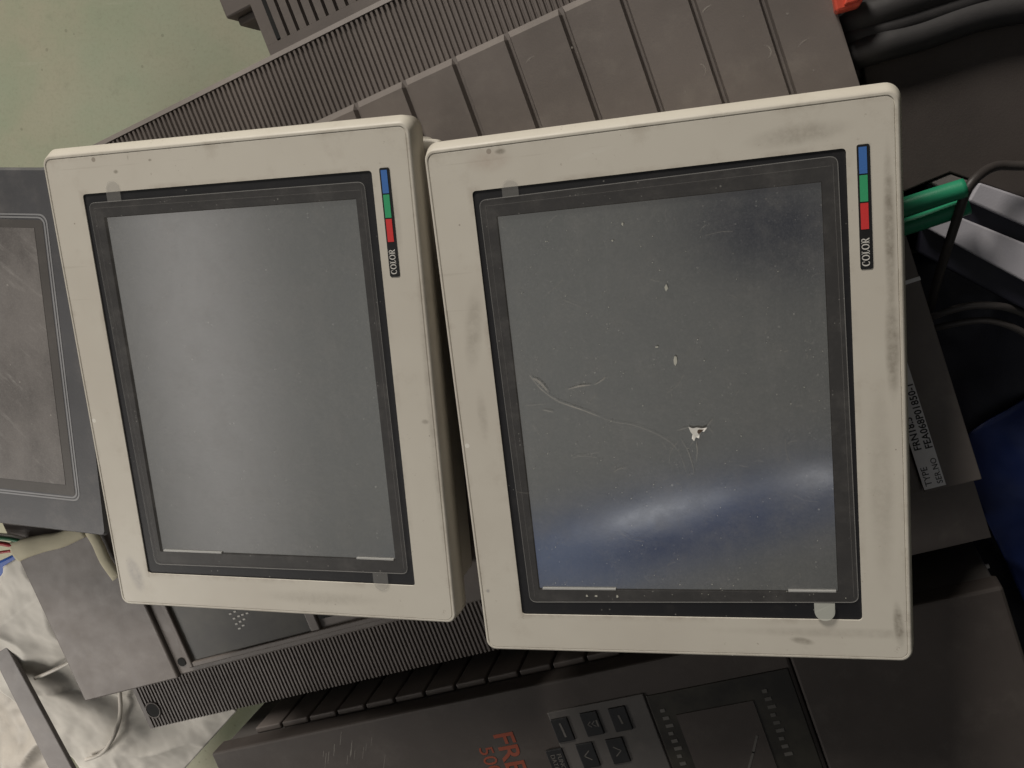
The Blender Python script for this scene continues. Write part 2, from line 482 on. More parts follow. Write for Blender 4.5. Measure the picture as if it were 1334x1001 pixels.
def rr(x0, x1, y0, y1, rad, z, n=6):
    out = []
    for cx, cy, a in ((x1 - rad, y1 - rad, 0), (x0 + rad, y1 - rad, 90), (x0 + rad, y0 + rad, 180), (x1 - rad, y0 + rad, 270)):
        for k in range(n + 1):
            t = math.radians(a + 90 * k / n)
            out.append((cx + rad * math.cos(t), cy + rad * math.sin(t), z))
    return out

def thing(name, label, cat, loc=(0, 0, 0), rz=0.0, group=None):
    o = bpy.data.objects.new(name, None)
    o.empty_display_size = 0.05
    COL.objects.link(o)
    o.location = loc
    o.rotation_euler = (0, 0, rz)
    o['label'] = label
    o['category'] = cat
    if group:
        o['group'] = group
    return o
def tag(o, label, cat, group=None):
    o['label'] = label
    o['category'] = cat
    if group:
        o['group'] = group
    return o

def text_mesh(body, size, M, thick=0.00012, shear=0.0, space=1.0, bold=0.0):
    """letters of the built in font turned into mesh data placed by the matrix M"""
    cu = bpy.data.curves.new('letters', 'FONT')
    cu.body = body
    cu.size = size
    cu.shear = shear
    cu.space_character = space
    cu.offset = bold
    cu.extrude = thick
    cu.resolution_u = 3
    o = bpy.data.objects.new('letters', cu)
    COL.objects.link(o)
    dg = bpy.context.evaluated_depsgraph_get()
    me = bpy.data.meshes.new_from_object(o.evaluated_get(dg))
    vs = [M @ v.co for v in me.vertices]
    fs = [tuple(p.vertices) for p in me.polygons]
    bpy.data.objects.remove(o)
    bpy.data.meshes.remove(me)
    bpy.data.curves.remove(cu)
    return [tuple(v) for v in vs], fs

def stroke(mb, pts, w, z0, z1):
    """flat printed stroke through 2-D points"""
    for (a, b) in zip(pts, pts[1:]):
        a, b = Vector(a), Vector(b)
        t = (b - a).normalized()
        s = Vector((-t.y, t.x)) * w / 2
        a2, b2 = a - t * w * 0.3, b + t * w * 0.3
        mb.prism([tuple(a2 + s), tuple(a2 - s), tuple(b2 - s), tuple(b2 + s)], z0, z1)

# ------------------------------------------------------------------ floor
fl = MB().box(-6, 6, -6, 6, -0.05, 0.0).build('floor', 'floor')
fl['kind'] = 'structure'

# ------------------------------------------------------------------ motor drives (all stand on one axis direction)
ANG = math.radians(21.3)
US = Vector((math.cos(ANG), math.sin(ANG)))
VS = Vector((math.sin(ANG), -math.cos(ANG)))
def uv_of(p):
    return p.x * US.x + p.y * US.y, p.x * VS.x + p.y * VS.y

class Frame:
    """local frame of a drive: x along its length, y = minus the photo's downward axis"""
    def __init__(self, uc, vc):
        self.uc, self.vc = uc, vc
        self.loc = (US.x * uc + VS.x * vc, US.y * uc + VS.y * vc, 0.0)
    def x(self, u):
        return u - self.uc
    def y(self, v):
        return self.vc - v
    def box(self, mb, u0, u1, v0, v1, z0, z1):
        return mb.box(self.x(u0), self.x(u1), self.y(v1), self.y(v0), z0, z1)

def comb(mb, F, u0, u1, v0, v1, z0, top, cuts, depth, w, slope=None, wl=None):
    """a slab with V or square cuts across it; slope=(dv, dz) chamfers the v0 edge"""
    prof = [(u0, top)]
    for c in sorted(cuts):
        if c - w < u0 or c + w > u1:
            continue
        prof += [(c - w / 2, top), (c - w / 6, top - depth), (c + w / 6, top - depth), (c + w / 2, top)]
    prof.append((u1, top))
    secs = []
    if slope:
        dv, dz = slope
        secs.append((v0, dz))
        secs.append((v0 + dv, 0.0))
    else:
        secs.append((v0, 0.0))
    secs.append((v1, 0.0))
    n = len(prof)
    vs, fs = [], []
    for (v, dz) in secs:
        for (u, z) in prof:
            vs.append((F.x(u), F.y(v), z - dz if z >= top - 1e-9 else min(z, top - dz)))
    m = len(secs)
    for v in (v0, v1):
        for (u, z) in ((u0, z0), (u1, z0)):
            vs.append((F.x(u), F.y(v), z))
    b = m * n
    for k in range(m - 1):
        for i in range(n - 1):
            fs.append((k * n + i, k * n + i + 1, (k + 1) * n + i + 1, (k + 1) * n + i))
    fs.append(tuple([b] + [i for i in range(n)] + [b + 1]))
    fs.append(tuple([b + 2] + [(m - 1) * n + i for i in range(n)] + [b + 3]))
    fs.append(tuple([b] + [k * n for k in range(m)] + [b + 2]))
    fs.append(tuple([b + 1] + [k * n + n - 1 for k in range(m)] + [b + 3]))
    fs.append((b, b + 1, b + 3, b + 2))
    mb.add(vs, fs)

ZF, ZR = 0.26, 0.22          # front face and ribbed flange heights above the floor
F1 = Frame(-0.28, 0.045)
drive = thing('motor_drive', 'large grey brown motor drive with ribbed flanges lying under the two cream panels', 'motor drive', F1.loc, ANG, 'grey brown motor drives')
mb = MB(); F1.box(mb, -0.617, 0.060, -0.176, 0.264, 0.0, ZR - 0.006); mb.build('housing', 'drive_dark', drive, bevel=0.002)
ribs = [-0.612 + 0.0038 * k for k in range(178)]
mb = MB(); comb(mb, F1, -0.617, 0.060, -0.1795, -0.118, ZR - 0.006, ZR, ribs, 0.0020, 0.0021, slope=None)
vs = [(F1.x(u), F1.y(v), z) for u in (-0.617, 0.060) for v, z in ((-0.1797, ZR - 0.03), (-0.1835, ZR - 0.03), (-0.1835, ZR - 0.0020), (-0.1797, ZR + 0.0004))]
mb.add(vs, [(0, 1, 2, 3), (7, 6, 5, 4), (0, 4, 5, 1), (1, 5, 6, 2), (2, 6, 7, 3), (3, 7, 4, 0)])
mb.build('ribbed_flange', 'drive_rib', drive)
ribs2 = [-0.612 + 0.0034 * k for k in range(170)]
mb = MB(); comb(mb, F1, -0.617, 0.060, 0.209, 0.268, ZR - 0.006, ZR, ribs2, 0.0019, 0.0019)
rf = mb.build('ribbed_flange', 'drive_rib', drive)
hp = at(200, 925, ZR); hu, hv = uv_of(hp)
mb = MB(); mb.tube([(F1.x(hu), F1.y(hv), ZR - 0.012), (F1.x(hu), F1.y(hv), ZR + 0.0006)], 0.0068, 20, 1); mh = mb.build('mounting_hole', 'hole', drive)
MB().tube([(F1.x(hu) + 0.0070 * math.cos(k * math.pi / 10), F1.y(hv) + 0.0070 * math.sin(k * math.pi / 10), ZR + 0.0002) for k in range(20)], 0.0009, 6, 1, closed=True).build('hole_rim', 'drive_rib', mh, smooth=True)
# grooved vent cover (upper half of the front)
grooves = [0.0271 - 0.0350 * k for k in range(19)]
mb = MB(); comb(mb, F1, -0.6255, 0.0605, -0.1235, 0.047, ZR, ZF, grooves, 0.0045, 0.0042, slope=(0.0045, 0.0050))
mb.build('vent_cover', 'drive', drive)
random.seed(21)
for px, py, kind in ((997, 68, 'arc'), (893, 120, 'dot'), (912, 92, 'arc'), (1046, 56, 'line'), (1060, 92, 'dot'), (920, 12, 'line'), (1026, 18, 'dot'), (968, 21, 'dot'), (745, 62, 'dot'), (690, 78, 'line')):
    q = at(px, py, ZF); qu, qv = uv_of(q); x, y = F1.x(qu), F1.y(qv)
    mb = MB()
    if kind == 'arc':
        mb.tube([(x + .0030 * math.cos(a), y + .0036 * math.sin(a), ZF) for a in (-1.4, -.7, 0, .8, 1.5)], lambda s: .0004 * math.sin(math.pi * min(max(s, .1), .9)), 6, 4, flat=0.3)
    elif kind == 'line':
        mb.tube([(x - .003, y - .0012, ZF), (x, y + .0004, ZF), (x + .0034, y + .0010, ZF)], lambda s: .0005 * math.sin(math.pi * min(max(s, .1), .9)), 6, 4, flat=0.3)
    else:
        n = 9
        mb.prism([(x + random.uniform(.0004, .0009) * math.cos(6.283 * k / n), y + random.uniform(.0004, .0009) * math.sin(6.283 * k / n)) for k in range(n)], ZF - .0001, ZF + .00012)
    mb.build('scuff_mark', 'scratch', drive)
# finned grille between vent cover and the lower front
fins = [-0.52 + 0.0052 * k for k in range(106)]
mb = MB(); comb(mb, F1, -0.5285, 0.0285, 0.0473, 0.1197, ZR, ZF - 0.008, fins, 0.007, 0.0040); mb.build('vent_grille', 'drive_dark', drive)
# lower front: key pad cover, right of the plain end cover
mb = MB(); F1.box(mb, -0.5285, 0.0285, 0.120, 0.2138, ZR, ZF - 0.003); mb.build('front_cover', 'drive', drive, bevel=0.0015)
mb = MB(); F1.box(mb, -0.6255, -0.5290, 0.0473, 0.2145, ZR - 0.004, ZF); mb.build('end_cover', 'drive', drive, bevel=0.0012)
mb = MB(); F1.box(mb, 0.0290, 0.0605, 0.0473, 0.2145, ZR, ZF - 0.0005); mb.build('end_cover', 'drive', drive, bevel=0.0006)
# key pad window and its raised frame
mb = MB()
F1.box(mb, -0.5145, -0.5105, 0.125, 0.2085, ZF - 0.004, ZF + 0.001)
F1.box(mb, -0.5104, -0.335, 0.2045, 0.2085, ZF - 0.004, ZF + 0.0005)
F1.box(mb, -0.3995, -0.3915, 0.125, 0.2044, ZF - 0.004, ZF)
kp = mb.build('keypad_frame', 'drive', drive, bevel=0.0008)
mb = MB(); F1.box(mb, -0.5103, -0.3998, 0.125, 0.2043, ZF - 0.004, ZF - 0.0018); kw = mb.build('keypad_window', 'black_glass', drive)
mb = MB()
random.seed(3)
for (px, py) in [(300, 800), (306, 797), (305, 806), (311, 803), (316, 801), (308, 813), (313, 810), (318, 807), (312, 819), (317, 815), (304, 793), (322, 799)]:
    q = at(px, py, ZF - 0.0017); qu, qv = uv_of(q)
    F1.box(mb, qu - 0.0011, qu + 0.0011, qv - 0.0006, qv + 0.0006, ZF - 0.0019, ZF - 0.0015)
mb.build('lettering', 'white_ink', kw)
mb = MB(); F1.box(mb, -0.390, -0.374, 0.180, 0.1975, ZF - 0.004, ZF - 0.0014); mb.build('button', 'hole', drive, bevel=0.0008)
mb = MB(); q = at(234, 865, ZF); qu, qv = uv_of(q)
mb.tube([(F1.x(qu), F1.y(qv), ZF - 0.01), (F1.x(qu), F1.y(qv), ZF - 0.0024)], 0.0036, 16, 1); mb.build('screw_hole', 'hole', drive)
# rating label on the right end cover
mb = MB(); F1.box(mb, 0.0282 + 0.001, 0.0413, 0.100, 0.2123, ZF - 0.0006, ZF - 0.0001); lab = mb.build('rating_label', 'paper', drive)
lab['label'] = 'pale rating label with type and serial number'
def on_face(F, u, v, z, rot):
    return Matrix.Translation((F.x(u), F.y(v), z)) @ Matrix.Rotation(math.radians(rot), 4, 'Z')
q = at(1188, 366, ZF); qu, qv = uv_of(q)
MB().box(F1.x(qu) - .0045, F1.x(qu) + .0045, F1.y(qv) - .0011, F1.y(qv) + .0011, ZF - .0006, ZF - .0001).build('tape_or_bright_seam', 'paper', drive)
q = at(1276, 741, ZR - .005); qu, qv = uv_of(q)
MB().box(F1.x(qu) - .006, F1.x(qu) + .006, F1.y(qv) - .0012, F1.y(qv) + .0012, ZR - .0068, ZR - .0052).build('tape_or_bright_seam', 'paper', drive)  # pale piece added for the bright seam along the flange edge
mb = MB()
for (s, size, u, v, bold) in (('TYPE', 0.0052, 0.0342, 0.2105, 0.0), ('FRN18.5', 0.0056, 0.0345, 0.1880, 0.0001), ('SER.NO', 0.0046, 0.0402, 0.2105, 0.0), ('FEA068P01850-1', 0.0056, 0.0405, 0.1885, 0.0001)):
    mb.add(*text_mesh(s, size, on_face(F1, u, v, ZF, 90), 0.0001, space=1.05, bold=bold))
mb.build('lettering', 'ink', lab)

# second drive, front of the picture (bottom edge)
F2 = Frame(-0.24, 0.45)
drive2 = thing('motor_drive', 'shadowed motor drive with orange lettering and a keypad, in front of the large drive', 'motor drive', F2.loc, ANG, 'grey brown motor drives')
VW = 0.2815
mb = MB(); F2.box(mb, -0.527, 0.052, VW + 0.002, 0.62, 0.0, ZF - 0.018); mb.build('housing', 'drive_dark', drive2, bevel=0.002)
# its grooved side: upright panels with open slots and a light upper rim
mb = MB()
xs = [-0.500 + 0.026 * k for k in range(17)]
for a, b in zip(xs, xs[1:]):
    F2.box(mb, a + 0.0012, b - 0.0012, VW - 0.003, VW + 0.0019, 0.05, ZF - 0.0205)
mb.build('side_panel', 'drive', drive2, bevel=0.001)
mb = MB(); F2.box(mb, -0.530, -0.0775, VW, 0.62, ZF - 0.0178, ZF); mb.build('front_cover', 'drive_shaded', drive2, bevel=0.0018)
mb = MB(); F2.box(mb, -0.0770, 0.054, VW, 0.62, ZF - 0.0178, ZF); mb.build('end_cover', 'drive_shaded', drive2, bevel=0.0018)
# key pad board
mb = MB(); F2.box(mb, -0.247, -0.1765, 0.3025, 0.42, ZF - 0.001, ZF + 0.0014); kb = mb.build('keypad', 'drive_dark', drive2, bevel=0.0008)
for (px, py, w, h) in ((733, 951, 0.0125, 0.018), (771, 943, 0.0125, 0.018), (808, 937, 0.0125, 0.018), (727, 992, 0.0125, 0.019), (766, 984, 0.0125, 0.019), (805, 978, 0.0125, 0.019)):
    q = at(px, py, ZF + 0.002); qu, qv = uv_of(q)
    mb = MB(); F2.box(mb, qu - w / 2, qu + w / 2, qv - h / 2, qv + h / 2, ZF + 0.0005, ZF + 0.0026)
    mb.build('key', 'black', kb, bevel=0.0006)
    mb = MB(); z = ZF + 0.0027
    x, y = F2.x(qu), F2.y(qv)
    if px == 766:
        stroke(mb, [(x + 0.002, y + 0.0035), (x - 0.0025, y), (x + 0.002, y - 0.0035)], 0.0007, z - 0.0002, z + 0.0001)
    elif px == 805:
        stroke(mb, [(x - 0.002, y + 0.0035), (x + 0.0025, y), (x - 0.002, y - 0.0035)], 0.0007, z - 0.0002, z + 0.0001)
    elif px == 771:
        for dx in (-0.0018, 0.0012):
            stroke(mb, [(x + dx + 0.0014, y + 0.002), (x + dx - 0.001, y), (x + dx + 0.0014, y - 0.002)], 0.0006, z - 0.0002, z + 0.0001)
        stroke(mb, [(x + 0.0042, y + 0.0022), (x + 0.0042, y - 0.0022)], 0.0012, z - 0.0002, z + 0.0001)
    elif px == 727:
        mb.add(*text_mesh('FUNC', 0.0046, on_face(F2, qu + 0.0012, qv - 0.006, z, -90), 0.0001))
        mb.add(*text_mesh('DATA', 0.0046, on_face(F2, qu - 0.0036, qv - 0.006, z, -90), 0.0001))
    elif px == 733:
        stroke(mb, [(x, y + 0.0050), (x + 0.0006, y - 0.0050)], 0.0014, z - 0.0002, z + 0.0001)
    else:
        stroke(mb, [(x, y + 0.0030), (x + 0.0006, y - 0.0030)], 0.0013, z - 0.0002, z + 0.0001)
    mb.build('lettering', 'grey_ink', kb)
mb = MB(); F2.box(mb, -0.1755, -0.080, 0.305, 0.42, ZF - 0.001, ZF + 0.0010); dp = mb.build('display_window', 'black_glass', drive2, bevel=0.0006)
mb = MB(); F2.box(mb, -0.160, -0.108, 0.322, 0.42, ZF + 0.0004, ZF + 0.0016); mb.build('readout', 'drive_shaded', dp)
mb = MB()
for u in (-0.168, -0.099):
    mb = MB()
    for k in range(9):
        F2.box(mb, u - 0.0016, u + 0.0016 + 0.001 * (k % 3), 0.316 + 0.0058 * k, 0.3185 + 0.0058 * k, ZF + 0.0008, ZF + 0.0013)
    mb.build('lettering', 'grey_ink', dp)
mb = MB(); q = at(990, 945, ZF + .0016); qu, qv = uv_of(q)
stroke(mb, [(F2.x(-0.1135), F2.y(0.347)), (F2.x(-0.1195), F2.y(0.358)), (F2.x(-0.1290), F2.y(0.374))], 0.0015, ZF + 0.0013, ZF + 0.0018)
mb.build('scuff_mark', 'grey_ink', dp)
mb = MB()
mb.add(*text_mesh('FRENIC', 0.0215, on_face(F2, -0.2925, 0.3105, ZF + 0.0002, -90), 0.0001, shear=0.0, space=1.0, bold=0.0003))
mb.add(*text_mesh('5000', 0.0155, on_face(F2, -0.3075, 0.3190, ZF + 0.0002, -90), 0.0001, space=1.0))
mb.build('lettering', 'orange_ink', drive2)
mb = MB()
random.seed(11)
for k in range(16):
    px = random.uniform(420, 500); py = random.uniform(968, 1001)
    q = at(px, py, ZF); qu, qv = uv_of(q)
    L = random.uniform(0.004, 0.013)
    stroke(mb, [(F2.x(qu), F2.y(qv)), (F2.x(qu + 0.5 * L), F2.y(qv) + 0.9 * L)], 0.0004, ZF - 0.0002, ZF + 0.0001)
mb.build('scratch_marks', 'scratch', drive2)

# third drive, beyond the big one (top edge)
F3 = Frame(-0.10, -0.30)
drive3 = thing('motor_drive', 'motor drive with rows of narrow slits standing behind the ribbed edge on the green floor', 'motor drive', F3.loc, ANG, 'grey brown motor drives')
ZD = 0.21
mb = MB(); F3.box(mb, -0.2960, 0.055, -0.42, -0.186, 0.0, ZD - 0.026); mb.build('housing', 'drive_dark', drive3, bevel=0.003)
slits = [-0.2720 + 0.0079 * k for k in range(36)]
mb = MB(); comb(mb, F3, -0.2825, 0.055, -0.42, -0.1925, ZD - 0.0262, ZD, slits, 0.006, 0.0024)
F3.box(mb, -0.2825, 0.055, -0.19245, -0.186, ZD - 0.0262, ZD)
mb.build('vent_cover', 'drive', drive3)
mb = MB(); F3.box(mb, -0.2735, -0.2705, -0.42, -0.1935, ZD - 0.004, ZD + 0.0003); mb.build('slot', 'hole', drive3)
mb = MB(); F3.box(mb, -0.3060, -0.2830, -0.245, -0.2225, ZD - 0.040, ZD - 0.005); F3.box(mb, -0.3020, -0.2830, -0.2222, -0.2165, ZD - 0.040, ZD - 0.012)
mb.build('latch', 'drive', drive3, bevel=0.0015)

# ------------------------------------------------------------------ cream operator panels
FH = 0.81 - 0.4872 - 0.2600           # front height above the panel's own base
HX, HY = 0.1200, 0.1485
WX0, WX1, WY0, WY1 = -0.0964, 0.0962, -0.1253, 0.1259
LX0, LX1, LY0, LY1 = -0.0842, 0.0842, -0.1092, 0.1108

def serif_color(mb, M, h):
    """the word COLOR in a narrow serif hand, height h, drawn from strokes"""
    def ring(cx, rx, ry, a0, a1, thick):
        n = 22
        for k in range(n):
            t0 = math.radians(a0 + (a1 - a0) * k / n); t1 = math.radians(a0 + (a1 - a0) * (k + 1) / n)
            q = []
            for t, s in ((t0, 1), (t1, 1), (t1, -1), (t0, -1)):
                w = thick * (0.35 + 0.65 * abs(math.cos(t)))
                q.append((cx + (rx + s * w / 2) * math.cos(t), h / 2 + (ry + s * w * 0.5) * math.sin(t)))
            mb.prism(q, 0, 0.00012, M)
    def bar(x0, y0, x1, y1):
        mb.prism([(x0, y0), (x1, y0), (x1, y1), (x0, y1)], 0, 0.00012, M)
    T, S = h * 0.19, h * 0.10
    x = 0.0
    ring(x + h * 0.42, h * 0.36, h * 0.44, 48, 312, T); bar(x + h * 0.60, h * 0.62, x + h * 0.68, h * 0.92); x += h * 0.86
    ring(x + h * 0.44, h * 0.36, h * 0.44, 0, 360, T); x += h * 0.95
    bar(x + h * 0.14, 0, x + h * 0.14 + T, h); bar(x, 0, x + h * 0.62, S); bar(x, h - S, x + h * 0.46, h); bar(x + h * 0.54, 0, x + h * 0.62, h * 0.3); x += h * 0.74
    ring(x + h * 0.44, h * 0.36, h * 0.44, 0, 360, T); x += h * 0.95
    bar(x + h * 0.12, 0, x + h * 0.12 + T, h); bar(x, 0, x + h * 0.42, S); bar(x, h - S, x + h * 0.5, h); bar(x + h * 0.3, h * 0.46, x + h * 0.5, h * 0.55)
    n = 10
    for k in range(n):
        t0 = math.radians(-90 + 180 * k / n); t1 = math.radians(-90 + 180 * (k + 1) / n)
        q = []
        for t, s in ((t0, 1), (t1, 1), (t1, -1), (t0, -1)):
            w = T * (0.4 + 0.6 * abs(math.cos(t)))
            q.append((x + h * 0.48 + (h * 0.19 + s * w / 2) * math.cos(t), h * 0.73 + (h * 0.225 + s * w / 2) * math.sin(t)))
        mb.prism(q, 0, 0.00012, M)
    mb.prism([(x + h * 0.38, h * 0.48), (x + h * 0.56, h * 0.48), (x + h * 0.88, 0), (x + h * 0.66, 0)], 0, 0.00012, M)
    return x + h * 0.88

def operator_panel(label, loc, rz, mat, disp, film_pts, badge_dx, tabs, extra):
    t = thing('operator_panel', label, 'operator panel', loc, rz, 'cream operator panels')
    F = FH
    # bezel: outer skirt, sloped top edge, ridge, fine seam, flat face, window
    def R(tp, rt, lf, bt, rad, z):
        return rr(-HX - lf, HX + rt, -HY - bt, HY + tp, rad, z, 8)
    rings = [R(.0062, .0026, .0022, .0012, .0080, F - .0165), R(.0060, .0025, .0021, .0011, .0080, F - .0060), R(.0060, .0022, .0019, .0009, .0076, F - .0052),
             R(.0028, .0014, .0015, .0006, .0064, F - .0013), R(.0018, .0007, .0011, .0002, .0056, F - .0003), R(.0010, .0000, .0007, -.0004, .0050, F),
             R(.0001, -.0010, .0000, -.0012, .0045, F), R(-.0001, -.0011, -.0002, -.0013, .0044, F - .0006), R(-.0005, -.0014, -.0006, -.0014, .0042, F - .0006),
             R(-.0007, -.0016, -.0008, -.0016, .0040, F - .0001)]
    rings += [rr(WX0, WX1, WY0, WY1, .0020, F - .0001, 8), rr(WX0, WX1, WY0, WY1, .0020, F - .0028, 8)]
    b = MB().rings(rings, close_first=True).build('bezel', mat, t, smooth=False)
    for p in b.data.polygons:
        p.use_smooth = len(p.vertices) == 4 and abs(p.normal.z) < 0.985
    m = MB().rings([rr(-HX + .008, HX - .007, -HY + .008, HY - .004, .004, z, 3) for z in (0.0, F - .0166)], True, True)
    m.build('rear_case', 'cream_plain', t, bevel=0.001)
    # black border ring and the sunken display
    m = MB().rings([rr(WX0 + .0001, WX1 - .0001, WY0 + .0001, WY1 - .0001, .0019, F - .0027, 4), rr(WX0 + .0001, WX1 - .0001, WY0 + .0001, WY1 - .0001, .0019, F - .0009, 4),
                    rr(LX0 - .0004, LX1 + .0004, LY0 - .0004, LY1 + .0004, .0006, F - .0009, 4), rr(LX0 - .0004, LX1 + .0004, LY0 - .0004, LY1 + .0004, .0006, F - .0027, 4)])
    m.build('window_border', 'border', t)
    m = MB().box(LX0, LX1, LY0, LY1, F - .0050, F - .0024)
    ds = m.build('display', disp, t)
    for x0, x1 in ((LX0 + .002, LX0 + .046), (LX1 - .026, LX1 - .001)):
        MB().box(x0, x1, LY0 - .0002, LY0 + .0007, F - .0024, F - .0011).build('lit_edge_strip', 'lit_edge', ds)  # pale strips stand in for light caught on the lower recess wall
    # protective film with its cut edge and pull tabs
    c = film_pts
    def film_outline(z, grow=0.0):
        out = []
        rad = 0.0042
        n = len(c)
        for i in range(n):
            a, p, q = Vector(c[i - 1]), Vector(c[i]), Vector(c[(i + 1) % n])
            e1, e2 = (a - p).normalized(), (q - p).normalized()
            s, e = p + e1 * rad, p + e2 * rad
            for k in range(7):
                u = k / 6
                w = s * (1 - u) ** 2 + p * 2 * u * (1 - u) + e * u * u
                out.append((w.x, w.y, z))
        return out
    m = MB()
    ol = film_outline(F - .00030)
    m.add(ol, [tuple(range(len(ol)))])
    fm = m.build('protective_film', 'film', t)
    MB().tube(film_outline(F - .00025), 0.00022, 6, 1, closed=True).build('film_edge', 'film_edge', fm)
    # second, inner fold line of the film
    ins = [(x * 0.965, y * 0.972) for x, y in c]
    m = MB()
    m.tube([(ins[3][0], ins[3][1], F - .0003), (ins[0][0], ins[0][1], F - .0003)], 0.00013, 5, 1)
    m.tube([(ins[2][0] + .001, ins[2][1], F - .0003), (ins[1][0] + .001, ins[1][1], F - .0003)], 0.00016, 5, 1)
    m.tube([(ins[0][0], ins[0][1], F - .0003), (ins[1][0], ins[1][1] - .001, F - .0003)], 0.00013, 5, 1)
    m.build('fold_line', 'fold', fm)
    for (x, y0, y1, w, tmat, lift) in tabs:
        s = 1 if y1 > y0 else -1
        ln = abs(y1 - y0)
        pts = [(x - w / 2, y0)] + [(x + w / 2 * math.cos(math.radians(180 - 180 * k / 12)), y0 + s * (ln - w / 2 + w / 2 * math.sin(math.radians(180 * k / 12)))) for k in range(13)] + [(x + w / 2, y0)]
        n = len(pts)
        vs = [(px, py, F + .0003 + lift * max(0, (abs(py - y0) / ln)) ** 2 * .004 + (lift * 0.0016 * ((px - x) / w * 2) ** 2)) for px, py in pts]
        m = MB().add(vs, [tuple(range(n))])
        m.build('pull_tab', tmat, fm)
    # badge
    bx, by0, by1 = 0.1040 + badge_dx, 0.0660, 0.1268
    m = MB().rings([rr(bx - .0030, bx + .0030, by0, by1, .0010, z, 4) for z in (F - .0004, F + .0002)], False, True)
    bd = m.build('badge', 'black', t)
    for k, cm in enumerate(('blue_patch', 'green_patch', 'red_patch')):
        y1 = 0.1256 - 0.0135 * k
        MB().box(bx - .0021, bx + .0016, y1 - .0128, y1, F + .0001, F + .0004).build('colour_patch', cm, bd)
    m = MB()
    hh = 0.0038
    Mx = Matrix.Translation((bx + hh / 2 - .0003, by0 + .0016, F + .00022)) @ Matrix.Rotation(math.radians(90), 4, 'Z')
    serif_color(m, Mx @ Matrix.Diagonal((0.84, 1, 1, 1)), hh)
    m.build('lettering', 'white_ink', bd)
    if extra:
        extra(t, F, fm)
    return t

def left_extra(t, F, fm):
    m = MB()
    m.prism([(HX - .006, HY - .022), (HX - .006, HY - .006), (HX + .006, HY - .0075), (HX + .0098, HY - .0085), (HX + .0100, HY - .020)], F - .030, F - .024)
    m.build('case_lug', 'cream_plain', t, bevel=0.0015)

